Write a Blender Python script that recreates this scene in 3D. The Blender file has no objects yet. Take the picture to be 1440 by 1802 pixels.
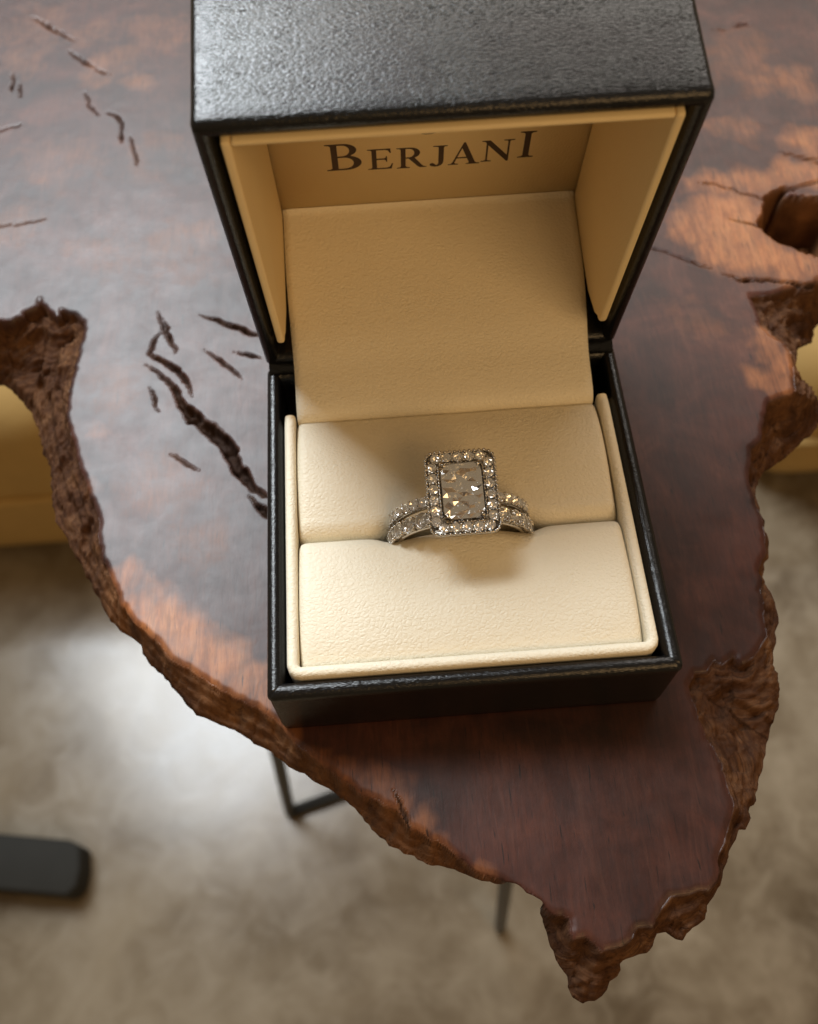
import bpy, bmesh, math, random
import numpy as np
from mathutils import Matrix, Vector, Euler

random.seed(7)
rng = np.random.default_rng(11)
S = bpy.context.scene
COL = S.collection
MM = 0.001
R = math.radians

# ------------------------------------------------------------------ camera
CAM = np.array([19.72, -41.034, 146.134])          # mm
CROT = (R(28.2708), R(1.0394), R(-4.0849))
FPX = 1642.98                                       # focal length in photo pixels (1440 x 1802)
cam = bpy.data.cameras.new('camera')
cam.sensor_fit = 'VERTICAL'
cam.sensor_height = 24.0
cam.lens = 24.0 * FPX / 1802.0
cam.clip_start = 0.004
cam.clip_end = 50.0
cam.dof.use_dof = True
cam.dof.focus_distance = 0.138
cam.dof.aperture_fstop = 15.0
camo = bpy.data.objects.new('camera', cam)
camo.location = CAM * MM
camo.rotation_euler = CROT
COL.objects.link(camo)
S.camera = camo

# ------------------------------------------------------------------ world and lamps
W = bpy.data.worlds.new('World')
S.world = W
W.use_nodes = True
bg = W.node_tree.nodes['Background']
bg.inputs[0].default_value = (1.0, 0.73, 0.44, 1)
bg.inputs[1].default_value = 0.22

def area_lamp(name, az, el, dist, sx, sy, power, color, target=(30, 30, 20)):
    l = bpy.data.lights.new(name, 'AREA')
    l.shape = 'RECTANGLE'; l.size = sx; l.size_y = sy
    l.energy = power; l.color = color
    o = bpy.data.objects.new(name, l)
    a, e = R(az), R(el)
    d = Vector((math.sin(a) * math.cos(e), math.cos(a) * math.cos(e), math.sin(e)))
    o.location = Vector(target) * MM + d * dist
    o.rotation_euler = d.to_track_quat('Z', 'Y').to_euler()
    COL.objects.link(o)
    return o
area_lamp('window_light', -29, 51, 1.9, 0.90, 0.85, 52, (0.88, 0.95, 1.0))
area_lamp('far_fill_light', 16, 39, 3.2, 2.6, 0.9, 34, (1.0, 0.93, 0.86))  # added unseen light, lifts the slab's reflections towards the right
area_lamp('room_lamp', 150, 38, 2.2, 1.3, 1.0, 15, (1.0, 0.62, 0.27))
area_lamp('floor_patch_light', -33, 75.5, 2.3, 0.36, 0.32, 1.9, (1.0, 0.98, 0.95), (-62, 128, -740))  # added overhead light, only there to mirror a bright patch in the floor

S.view_settings.view_transform = 'Standard'
S.view_settings.look = 'None'
S.view_settings.gamma = 1
S.view_settings.exposure = 0.0
S.cycles.use_denoising = True
S.cycles.max_bounces = 14
S.cycles.transmission_bounces = 12
S.cycles.glossy_bounces = 6
S.cycles.sample_clamp_indirect = 8

# ------------------------------------------------------------------ helpers
class Thing:
    pass
def empty(name, loc, label, cat, group=None):
    o = bpy.data.objects.new(name, None)
    o.empty_display_size = 0.005
    o.location = Vector(loc) * MM
    COL.objects.link(o)
    o['label'] = label; o['category'] = cat
    if group: o['group'] = group
    o['_org'] = [float(v) for v in loc]
    return o
def org(p):
    return np.array(p['_org']) if p is not None and '_org' in p else np.zeros(3)
def mesh_from(name, verts, faces, smooth=True):
    m = bpy.data.meshes.new(name)
    m.from_pydata([tuple(v) for v in verts], [], [tuple(f) for f in faces])
    m.validate()
    if smooth:
        m.polygons.foreach_set('use_smooth', [True] * len(m.polygons))
    m.update()
    return m
def obj(name, verts, faces, mat, parent=None, smooth=True, bevel=0, seg=2, subsurf=0, origin=None):
    """verts in world millimetres -> one mesh object under its parent"""
    oo = org(parent) if parent is not None else (np.array(origin, float) if origin is not None else np.zeros(3))
    v = (np.asarray(verts, float) - oo) * MM
    m = mesh_from(name, v, faces, smooth)
    m.materials.append(mat)
    o = bpy.data.objects.new(name, m)
    COL.objects.link(o)
    if parent is not None:
        o.parent = parent
    elif origin is not None:
        o.location = Vector(oo) * MM
    o['_org'] = [float(x) for x in oo]
    if bevel:
        b = o.modifiers.new('bevel', 'BEVEL'); b.width = bevel * MM; b.segments = seg
        b.limit_method = 'ANGLE'; b.angle_limit = R(35)
        b.harden_normals = False
    if subsurf:
        s = o.modifiers.new('sub', 'SUBSURF'); s.levels = subsurf; s.render_levels = subsurf
    return o
def box_vf(x0, x1, y0, y1, z0, z1):
    v = [(x0,y0,z0),(x1,y0,z0),(x1,y1,z0),(x0,y1,z0),(x0,y0,z1),(x1,y0,z1),(x1,y1,z1),(x0,y1,z1)]
    f = [(0,3,2,1),(4,5,6,7),(0,1,5,4),(1,2,6,5),(2,3,7,6),(3,0,4,7)]
    return v, f
def prism(poly, fn, a, b):
    """poly in 2D, fn(u, v, w) -> 3D, extruded from w=a to w=b"""
    n = len(poly)
    v = [fn(u, w_, a) for u, w_ in poly] + [fn(u, w_, b) for u, w_ in poly]
    f = [tuple(range(n))[::-1], tuple(range(n, 2*n))]
    f += [(i, (i+1) % n, n + (i+1) % n, n + i) for i in range(n)]
    return v, f
def tube(path, rad, n=10, closed=False):
    P = [Vector(p) for p in path]
    v, f = [], []
    L = len(P)
    for i, p in enumerate(P):
        a = P[i-1] if i > 0 else P[i]
        b = P[i+1] if i < L-1 else P[i]
        t = (b - a).normalized()
        up = Vector((0,0,1)) if abs(t.z) < .9 else Vector((0,1,0))
        x = t.cross(up).normalized(); y = x.cross(t)
        r = rad[i] if isinstance(rad, (list, tuple)) else rad
        for k in range(n):
            an = 2*math.pi*k/n
            v.append(p + x*math.cos(an)*r + y*math.sin(an)*r)
    for i in range(L-1):
        for k in range(n):
            f.append((i*n+k, i*n+(k+1) % n, (i+1)*n+(k+1) % n, (i+1)*n+k))
    f.append(tuple(range(n))[::-1]); f.append(tuple(range((L-1)*n, L*n)))
    return v, f
def merge(parts):
    V, F = [], []
    for v, f in parts:
        o = len(V)
        V += list(v); F += [tuple(i+o for i in q) for q in f]
    return V, F

# value noise in numpy
def _hash(ix, iy, iz, seed):
    h = (ix * 374761393 + iy * 668265263 + iz * 2147483647 + seed * 1274126177) & 0xFFFFFFFF
    h = ((h ^ (h >> 13)) * 1274126177) & 0xFFFFFFFF
    h = ((h ^ (h >> 16)) * 2246822519) & 0xFFFFFFFF
    return ((h ^ (h >> 15)) & 0xFFFFFF) / float(0xFFFFFF)
def vnoise(x, y, z=0.0, seed=0):
    x, y, z = np.broadcast_arrays(np.asarray(x, float), np.asarray(y, float), np.asarray(z, float))
    xi, yi, zi = np.floor(x).astype(np.int64), np.floor(y).astype(np.int64), np.floor(z).astype(np.int64)
    fx, fy, fz = x-xi, y-yi, z-zi
    u, v, w = [t*t*t*(t*(t*6-15)+10) for t in (fx, fy, fz)]
    def H(a, b, c): return _hash(xi+a, yi+b, zi+c, seed)
    a = H(0,0,0)*(1-u)+H(1,0,0)*u; b = H(0,1,0)*(1-u)+H(1,1,0)*u
    r0 = a*(1-v)+b*v
    if np.any(fz > 0):
        a = H(0,0,1)*(1-u)+H(1,0,1)*u; b = H(0,1,1)*(1-u)+H(1,1,1)*u
        r0 = r0*(1-w)+(a*(1-v)+b*v)*w
    return r0*2-1
def fbm(x, y, oct=4, seed=0, gain=.5):
    r, a = 0, 1
    for i in range(oct):
        r = r + a*vnoise(x*2**i + 17.3*i, y*2**i - 9.1*i, 0.0, seed+i); a *= gain
    return r
def sstep(a, b, x):
    t = np.clip((x-a)/(b-a), 0, 1); return t*t*(3-2*t)

# photo pixel -> point of the place at a given height (used once, for the slab's outline)
_cr = Euler(CROT).to_matrix()
_M = np.array(_cr)
def onz(x, y, z):
    d = _M @ np.array([(x-720)/FPX, -(y-901)/FPX, -1.0])
    return CAM + d*((z-CAM[2])/d[2])

# ------------------------------------------------------------------ materials
def new_mat(name):
    m = bpy.data.materials.new(name); m.use_nodes = True
    nt = m.node_tree
    return m, nt, nt.nodes['Principled BSDF']
def N(nt, t, **kw):
    n = nt.nodes.new(t)
    for k, v in kw.items():
        setattr(n, k, v)
    return n
def ramp(nt, fac, stops):
    r = N(nt, 'ShaderNodeValToRGB')
    el = r.color_ramp.elements
    while len(el) < len(stops): el.new(0.5)
    for e, (p, c) in zip(el, stops):
        e.position = p; e.color = c if len(c) == 4 else (*c, 1)
    nt.links.new(fac, r.inputs[0])
    return r.outputs[0]
def noise(nt, vec, scale, detail=3, rough=.5, dist=0):
    n = N(nt, 'ShaderNodeTexNoise')
    n.inputs['Scale'].default_value = scale; n.inputs['Detail'].default_value = detail
    n.inputs['Roughness'].default_value = rough; n.inputs['Distortion'].default_value = dist
    nt.links.new(vec, n.inputs['Vector'])
    return n.outputs[0]
def mapping(nt, scale=(1,1,1), rot=(0,0,0)):
    c = N(nt, 'ShaderNodeTexCoord'); mp = N(nt, 'ShaderNodeMapping')
    mp.inputs['Scale'].default_value = scale; mp.inputs['Rotation'].default_value = rot
    nt.links.new(c.outputs['Object'], mp.inputs['Vector'])
    return mp.outputs[0]
def math_n(nt, op, a, b=None, clamp=False):
    n = N(nt, 'ShaderNodeMath', operation=op, use_clamp=clamp)
    for i, v in enumerate((a, b)):
        if v is None: continue
        if isinstance(v, (int, float)): n.inputs[i].default_value = v
        else: nt.links.new(v, n.inputs[i])
    return n.outputs[0]
def mixc(nt, fac, a, b, mode='MIX'):
    n = N(nt, 'ShaderNodeMix', data_type='RGBA', blend_type=mode)
    for s, v in ((n.inputs['Factor'], fac), (n.inputs['A'], a), (n.inputs['B'], b)):
        pass
    ins = [n.inputs[0], n.inputs[6], n.inputs[7]]
    for s, v in zip(ins, (fac, a, b)):
        if isinstance(v, (int, float)): s.default_value = v
        elif isinstance(v, tuple): s.default_value = v if len(v) == 4 else (*v, 1)
        else: nt.links.new(v, s)
    return n.outputs[2]
def bump(nt, h, dist, strength=1.0, prev=None):
    b = N(nt, 'ShaderNodeBump')
    b.inputs['Distance'].default_value = dist; b.inputs['Strength'].default_value = strength
    nt.links.new(h, b.inputs['Height'])
    if prev is not None: nt.links.new(prev, b.inputs['Normal'])
    return b.outputs[0]

def leather(name, c0, c1, rough, grain, depth, aniso=(1,1,1), spec=.5):
    m, nt, p = new_mat(name)
    vec = mapping(nt, aniso)
    wob = noise(nt, vec, grain*.6, 2)
    mx = N(nt, 'ShaderNodeVectorMath', operation='MULTIPLY_ADD')
    cmb = N(nt, 'ShaderNodeCombineXYZ')
    for i in range(3): nt.links.new(wob, cmb.inputs[i])
    nt.links.new(cmb.outputs[0], mx.inputs[0]); mx.inputs[1].default_value = (.6/grain,)*3
    nt.links.new(vec, mx.inputs[2])
    v = N(nt, 'ShaderNodeTexVoronoi', feature='DISTANCE_TO_EDGE'); v.inputs['Scale'].default_value = grain
    nt.links.new(mx.outputs[0], v.inputs['Vector'])
    cell = ramp(nt, v.outputs['Distance'], [(0, (0,0,0)), (.28, (1,1,1))])
    fine = noise(nt, vec, grain*2.6, 3, .6)
    big = noise(nt, vec, grain*.11, 3)
    mid = noise(nt, vec, grain*.9, 2, .5, .8)
    h = math_n(nt, 'ADD', math_n(nt, 'MULTIPLY', cell, math_n(nt, 'MULTIPLY', big, .8)), math_n(nt, 'ADD', math_n(nt, 'MULTIPLY', fine, .35), math_n(nt, 'MULTIPLY', mid, 1.2)))
    n = bump(nt, h, depth)
    nt.links.new(n, p.inputs['Normal'])
    col = mixc(nt, noise(nt, vec, grain*.05, 4), c0, c1)
    nt.links.new(col, p.inputs['Base Color'])
    rr = math_n(nt, 'ADD', math_n(nt, 'MULTIPLY', fine, .16), rough-.08)
    nt.links.new(rr, p.inputs['Roughness'])
    p.inputs['Specular IOR Level'].default_value = spec
    return m
M_BLACK = leather('black_leather', (.0035,.0035,.0038), (.006,.006,.0065), .20, 2400, .00004, (.5,1.35,1.35), .45)
M_CREAM = leather('cream_leather', (.83,.765,.615), (.80,.725,.565), .5, 1450, .00009, (.9,1.1,1.1), .4)
M_LINING = leather('lining_leather', (.82,.66,.38), (.79,.61,.34), .6, 1500, .00003, (1,1,1), .3)

def plain(name, col, rough=.5, metal=0.0, bumpscale=None, depth=.0001, spec=.5):
    m, nt, p = new_mat(name)
    vec = mapping(nt)
    f = noise(nt, vec, bumpscale or 200, 4)
    c = mixc(nt, f, tuple(x*.82 for x in col), tuple(min(1, x*1.12) for x in col))
    nt.links.new(c, p.inputs['Base Color'])
    p.inputs['Roughness'].default_value = rough; p.inputs['Metallic'].default_value = metal
    p.inputs['Specular IOR Level'].default_value = spec
    if bumpscale:
        nt.links.new(bump(nt, f, depth), p.inputs['Normal'])
    return m
M_PRINT = plain('brown_print', (.035,.014,.008), .5)
M_GOLD = plain('white_gold', (.60,.57,.53), .16, 1.0, 900, .00001)
M_STEEL = plain('black_steel', (.018,.018,.017), .42, 0.0, 60, .0003)
M_FOOT = plain('dark_rubber', (.022,.022,.020), .8, 0.0, 40, .0004, .2)
M_SOFA = plain('ochre_upholstery', (.42,.275,.10), .8, 0.0, 30, .001, .2)

def diamond(name, tint):
    m, nt, p = new_mat(name)
    nt.nodes.remove(p)
    g = N(nt, 'ShaderNodeBsdfGlass'); g.inputs['IOR'].default_value = 2.42
    g.inputs['Roughness'].default_value = 0.0
    g.inputs['Color'].default_value = (*tint, 1)
    gl = N(nt, 'ShaderNodeBsdfGlossy'); gl.inputs['Roughness'].default_value = .10; gl.inputs['Color'].default_value = (.95,.93,.88,1)
    mx = N(nt, 'ShaderNodeMixShader'); mx.inputs[0].default_value = .62
    nt.links.new(g.outputs[0], mx.inputs[1]); nt.links.new(gl.outputs[0], mx.inputs[2])
    nt.links.new(mx.outputs[0], nt.nodes['Material Output'].inputs[0])
    return m
M_DIA = diamond('diamond', (.97,.96,.94))
def clear_stone():
    m, nt, p = new_mat('clear_diamond_crown')
    nt.nodes.remove(p)
    g = N(nt, 'ShaderNodeBsdfTransparent')
    gl = N(nt, 'ShaderNodeBsdfGlossy'); gl.inputs['Roughness'].default_value = .02
    mx = N(nt, 'ShaderNodeMixShader'); mx.inputs[0].default_value = .10
    nt.links.new(g.outputs[0], mx.inputs[1]); nt.links.new(gl.outputs[0], mx.inputs[2])
    nt.links.new(mx.outputs[0], nt.nodes['Material Output'].inputs[0])
    return m
M_CLEAR = clear_stone()
M_FACET = plain('diamond_facets', (.98,.97,.95), .04, .90)

# ------------------------------------------------------------------ floor
def floor_mat():
    m, nt, p = new_mat('polished_concrete')
    vec = mapping(nt)
    a = noise(nt, vec, 7, 6, .6, .4); b = noise(nt, vec, 26, 5, .65, .6); c = noise(nt, vec, 2.2, 3)
    base = ramp(nt, a, [(.32, (.080,.056,.033)), (.5, (.180,.143,.097)), (.66, (.28,.235,.17))])
    base = mixc(nt, math_n(nt, 'MULTIPLY', ramp(nt, b, [(.42, (0,0,0)), (.7, (1,1,1))]), .55), base, (.34,.29,.215))
    base = mixc(nt, ramp(nt, c, [(.40, (0,0,0)), (.66, (.5,.5,.5))]), base, (.11,.085,.055))
    nt.links.new(base, p.inputs['Base Color'])
    p.inputs['Roughness'].default_value = .22
    r = math_n(nt, 'ADD', math_n(nt, 'MULTIPLY', b, .2), .10)
    nt.links.new(r, p.inputs['Roughness'])
    nt.links.new(bump(nt, b, .00015), p.inputs['Normal'])
    return m
FZ = -740.0
v, f = box_vf(-2600, 2600, -2200, 3200, FZ-60, FZ)
fl = obj('floor', v, f, floor_mat(), smooth=False)
fl['kind'] = 'structure'

# ------------------------------------------------------------------ live-edge table
LEFT_TOP = [(0,564),(21,562),(37,555),(41,548),(65,537),(69,524),(72,534),(86,545),(98,556),(105,555),(107,544),(131,550),(147,564),
    (149,578),(140,611),(131,648),(121,690),(118,732),(126,764),(138,806),(149,844),(168,893),(175,912),(173,944),(182,985),(200,1026),
    (214,1062),(237,1094),(273,1126),(302,1158),(345,1184),(387,1211),(433,1237),(462,1249),(492,1272),(506,1291),(524,1310),(560,1338),
    (600,1366),(640,1396),(675,1412),(700,1424),(710,1436),(722,1455),(745,1464),(770,1480),(800,1500),(840,1530),(900,1556),(935,1576),
    (950,1589),(969,1606),(992,1608),(1005,1616),(1003,1642),(1011,1653),(1030,1650),(1044,1658),(1061,1670),(1092,1667),(1111,1653),(1122,1632),
    (1150,1631),(1161,1605),(1180,1578),(1205,1577),(1230,1563),(1250,1567),(1263,1550),(1266,1530),(1262,1512),(1272,1490),(1283,1462),
    (1287,1440),(1291,1416),(1281,1383),(1270,1344),(1259,1322),(1245,1300),(1231,1266),(1220,1233),(1212,1205),(1223,1183),
    (1245,1181),(1256,1161),(1270,1166),(1293,1153),(1306,1166),(1326,1155),(1334,1142),(1349,1119),(1343,1089),(1345,1056),
    (1337,1040),(1343,1020),(1336,1005),(1341,985),(1349,968),(1341,917),(1322,863),(1319,824),(1322,789),(1341,770),(1345,731),(1353,704),
    (1393,691),(1400,684),(1397,657),(1393,622),(1382,604),(1357,588),(1337,568),(1335,554),(1320,519),(1360,517),(1390,505),(1440,500)]
OUT = [(0,673,-13),(23,687,-13),(40,708,-13),(54,725,-13),(63,743,-12),(72,771,-12),(77,799,-12),(86,811,-11),(90,830,-10),(91,860,-9),(93,889,-8),
    (98,917,-8),(114,940,-8),(132,976,-8),(150,1008,-8),(168,1040,-8),(187,1081,-8),(200,1099,-8),(227,1119,-8),(248,1135,-8),(255,1158,-8),
    (278,1183,-8),(309,1214,-8),(331,1243,-8),(346,1258,-8),(369,1267,-8),(387,1278,-8),(420,1288,-8),(425,1294,-8),(448,1307,-8),(477,1323,-8),
    (500,1340,-8),(518,1356,-8),(544,1366,-8),(562,1380,-8),(582,1388,-8),(600,1404,-8),(631,1431,-8),(660,1467,-8),(685,1487,-8),(711,1500,-8),
    (761,1523,-7),(790,1526,-6),(826,1544,-5),(862,1551,-4),(906,1562,-3),(934,1580,-3),(947,1592,-5),(956,1619,-7),(964,1653,-8),(978,1686,-9),
    (999,1718,-10),(1000,1736,-11),(1008,1754,-11),(1025,1764,-11),(1047,1761,-10),(1067,1743,-9),(1078,1728,-8),(1092,1708,-7),(1094,1694,-6),
    (1114,1685,-6),(1139,1676,-5),(1147,1664,-5),(1156,1642,-5),(1172,1640,-5),(1189,1651,-6),(1200,1654,-6),(1211,1639,-5),(1228,1628,-5),
    (1239,1617,-5),(1247,1592,-4),(1258,1578,-4),(1267,1561,-3),(1270,1542,-3),(1275,1522,-3),(1282,1508,-4),(1283,1497,-4),(1295,1477,-4),
    (1301,1463,-4),(1312,1461,-5),(1319,1447,-5),(1320,1422,-6),(1330,1408,-6),(1334,1380,-7),(1344,1350,-7),(1345,1327,-7),(1352,1300,-7),
    (1354,1282,-7),(1362,1272,-6),(1372,1241,-6),(1373,1214,-5),(1368,1186,-4),(1361,1167,-3),(1362,1139,-3),(1366,1114,-3),(1372,1097,-3),
    (1366,1069,-3),(1353,1034,-3),(1343,1012,-2),(1344,991,-2),(1353,983,-2),(1352,956,-2),(1344,917,-2),(1334,886,-2),(1327,867,-3),(1334,847,-7),
    (1345,828,-10),(1366,818,-11),(1395,793,-11),(1434,758,-11),(1446,738,-10),(1443,708,-8),(1430,680,-5),(1411,665,-3),(1401,640,-2),(1403,612,-6),
    (1430,603,-12),(1432,583,-12),(1440,572,-12)]
HOLE = [(1345,344),(1362,332),(1380,327),(1395,334),(1385,341),(1410,346),(1440,343),(1480,350),(1500,390),(1480,440),(1440,454),(1400,439),(1375,428),(1350,414),(1333,397),(1330,390),(1341,370)]
top_img = [onz(x, y, 0) for x, y in LEFT_TOP]
out_img = [onz(x, y, z) for x, y, z in OUT]
far_top = [(150,72),(170,96),(190,130),(196,190),(186,250),(150,284),(90,296),(20,298),(-50,288),(-92,260),(-104,220),(-102,170),(-96,130),(-88,104),(-76,92),(-66,89)]
far_out = [(150,60),(180,88),(201,126),(207,190),(196,256),(156,294),(90,307),(18,309),(-56,298),(-102,268),(-115,222),(-113,168),(-106,124),(-96,92),(-82,78),(-71,75)]
P_TOP = np.array([(p[0], p[1]) for p in top_img] + far_top)
P_OUT = np.array([(p[0], p[1]) for p in out_img] + far_out)
Z_OUT = np.array([p[2] for p in out_img] + [-10.0]*len(far_out))
P_HOLE = np.array([(p[0], p[1]) for p in (onz(x, y, 0) for x, y in HOLE)])

def densify(P, Z=None, amp=.22, step=.8, seed=3):
    """finer outline with small natural wobble"""
    q, z = [], []
    for i in range(len(P)):
        a, b = P[i], P[(i+1) % len(P)]
        L = np.hypot(*(b-a)); n = max(1, int(L/step)) if L < 40 else max(1, int(L/6))
        nrm = np.array([b[1]-a[1], a[0]-b[0]])/max(L, 1e-6)
        for k in range(n):
            t = k/n; p = a*(1-t)+b*t
            w = amp*float(fbm(np.array(p[0]*.9), np.array(p[1]*.9), 3, seed)) * (1 if L < 40 else 6)
            q.append(p+nrm*w)
            if Z is not None: z.append(Z[i]*(1-t)+Z[(i+1) % len(P)]*t)
    return np.array(q), (np.array(z) if Z is not None else None)
P_TOP, _ = densify(P_TOP)
P_OUT, Z_OUT = densify(P_OUT, Z_OUT, .25, .8, 9)
P_HOLE, _ = densify(P_HOLE, None, .3, .8, 5)

def sdf(P, X, Y):
    """signed distance (negative inside), nearest point and segment index"""
    n = len(X)
    best = np.full(n, 1e18); nx = np.zeros(n); ny = np.zeros(n); idx = np.zeros(n, int)
    inside = np.zeros(n, bool)
    for i in range(len(P)):
        ax, ay = P[i]; bx, by = P[(i+1) % len(P)]
        dx, dy = bx-ax, by-ay
        t = np.clip(((X-ax)*dx+(Y-ay)*dy)/(dx*dx+dy*dy+1e-12), 0, 1)
        qx, qy = ax+t*dx, ay+t*dy
        d = (X-qx)**2+(Y-qy)**2
        m = d < best
        best[m] = d[m]; nx[m] = qx[m]; ny[m] = qy[m]; idx[m] = i
        if (ay > by) != (ay < by) or ay != by:
            c = ((ay > Y) != (by > Y)) & (X < (bx-ax)*(Y-ay)/(by-ay if by != ay else 1e-12)+ax)
            inside ^= c
    d = np.sqrt(best)
    return np.where(inside, -d, d), nx, ny, idx

def axis(fine0, fine1, step, lo, hi, grow=1.12, mx=9):
    a = list(np.arange(fine0, fine1, step))
    s, x = step, a[-1]
    while x < hi:
        s = min(s*grow, mx); x += s; a.append(x)
    s, x = step, a[0]; pre = []
    while x > lo:
        s = min(s*grow, mx); x -= s; pre.append(x)
    return np.array(pre[::-1]+a)
GX = axis(-66, 108, .27, -125, 215)
GY0 = list(np.arange(-46, 104, .27)); y = GY0[-1]; s = .27
while y < 318:
    s = min(s*1.004, 9) if y < 205 else min(s*1.1, 9)
    y += s; GY0.append(y)
GY = np.array(GY0)
XX, YY = np.meshgrid(GX, GY)
SH = XX.shape
X, Y = XX.ravel().copy(), YY.ravel().copy()
def cell(X, Y): return .36 + .0*X
dO, ox, oy, oi = sdf(P_OUT, X, Y)
spx = np.gradient(GX)[None, :]+0*YY; spy = np.gradient(GY)[:, None]+0*XX
SP = np.maximum(spx, spy).ravel()
# pull grid points near an outline onto it, so that edges do not stair-step
near = (np.abs(dO) < .55*SP)
X[near] = ox[near]; Y[near] = oy[near]
dT, tx, ty, _i = sdf(P_TOP, X, Y)
nearT = (np.abs(dT) < .5*SP) & ~near
X[nearT] = tx[nearT]; Y[nearT] = ty[nearT]; dT[nearT] = 0
dH, hx, hy, _i = sdf(P_HOLE, X, Y)
nearH = (np.abs(dH) < .5*SP) & ~near & ~nearT
X[nearH] = hx[nearH]; Y[nearH] = hy[nearH]; dH[nearH] = 0
dO2, ox, oy, oi = sdf(P_OUT, X, Y)
dO2[near] = 0
keep = dO2 <= 1e-6
zo = Z_OUT[oi]
cum = np.r_[0, np.cumsum(np.hypot(*np.diff(P_TOP, axis=0).T))]
_d, tx, ty, ti = sdf(P_TOP, X, Y)
arc = cum[ti]+np.hypot(tx-P_TOP[ti, 0], ty-P_TOP[ti, 1])
dt = np.clip(dT, 0, None); do = np.clip(-dO2, 0, None)
t = np.where(dt > 0, dt/(dt+do+1e-6), 0)
step = sstep(0, .5, dt)
rugg = fbm(X*.24, Y*.24, 5, 21, .48)
wob = .8*fbm(X*.15, Y*.15, 3, 35)
fib = 1-np.abs(fbm(arc*.22+.12*dt, (dt+2.2*wob)*.8, 5, 33, .55))
pock = np.clip(fbm(X*.2, Y*.2, 3, 41)-.15, 0, 1)
tt_ = np.clip(t+.16*fbm(arc*.09, dt*.2, 3, 37)*sstep(0, .2, t)*sstep(1, .8, t), 0, 1)
st_ = (np.floor(tt_*3)+sstep(.55, 1.0, tt_*3-np.floor(tt_*3)))/3
Z = zo*(.14*step + .86*(.45*t+.55*st_))
Z += step*sstep(0, 1.2, do)*(.6*rugg + .7*(fib-.78) - 1.4*pock)
Z = np.where(dt > 0, np.minimum(Z, -.05*step), 0.0)
# gentle hand-worn surface of the polished face
Z += np.where(dt > 0, 0, .04*fbm(X*.04, Y*.04, 2, 55) + .006*fbm(X*.4, Y*.4, 2, 57))
edge_round = sstep(1.1, 0, np.abs(dT))*(dT <= 0)
Z -= .22*edge_round**2
# the knot hole
hd = np.clip(-dH, 0, None)
hole = sstep(0, 3.2, hd)
Z -= hole*(13 + 2.5*fbm(X*.35, Y*.35, 4, 61)) + .4*sstep(0, .4, hd)
pit = np.zeros(len(X))
# cracks: polylines in the slab's plane, width in millimetres
CR = [([(275,594),(262,621),(291,637),(309,648),(325,669),(334,686)], [3,7,9,12,10,2]),
      ([(271,651),(296,671),(314,698),(337,730),(364,753),(391,771),(409,798),(423,830),(446,858),(469,873)], [2,7,14,23,24,27,25,22,13,8]),
      ([(444,878),(459,892),(474,905)], [4,13,14]),
      ([(364,558),(385,563),(405,571),(450,588)], [2,8,11,8]), ([(371,624),(392,638),(416,657)], [2,7,3]),
      ([(291,571),(300,592),(306,607)], [3,9,3]), ([(281,557),(288,580)], [2,6]), ([(268,692),(273,702),(276,712)], [3,6,2]), ([(310,805),(325,812),(338,820)], [2,4,2]), ([(432,622),(444,626)], [6,8]),
      ([(66,34),(80,42),(94,52),(120,65)], [5,9,9,3]), ([(126,92),(140,103),(150,110),(165,116)], [4,7,9,4]), ([(176,124),(182,126)], [5,5]),
      ([(152,169),(158,185),(168,197)], [4,7,5]), ([(196,200),(212,209),(214,226),(214,240)], [6,8,4,7]), ([(231,246),(241,283)], [4,6]),
      ([(22,133),(22,152)], [5,8]), ([(35,152),(36,162)], [7,6]), ([(0,230),(26,221)], [6,5]),
      ([(-10,398),(30,396),(72,387)], [3,4,1]), 
      ([(1148,436),(1200,454),(1242,470)], [2,4,2]), ([(1288,487),(1305,493),(1350,494),(1400,500),(1450,503)], [2,7,6,9,9]),
      ([(1242,322),(1262,324),(1300,337),(1342,352)], [1,2,3,4]), ([(1392,333),(1420,326),(1470,312)], [7,5,4]),
      ([(1300,388),(1332,398)], [2,7]), ([(1390,272),(1430,282),(1470,296)], [2,3,4]),
      ([(1300,45),(1310,44)], [5,7]), ([(1268,51),(1274,51)], [4,4]),
      ([(698,1405),(706,1420),(714,1438)], [5,8,10])]
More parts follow.
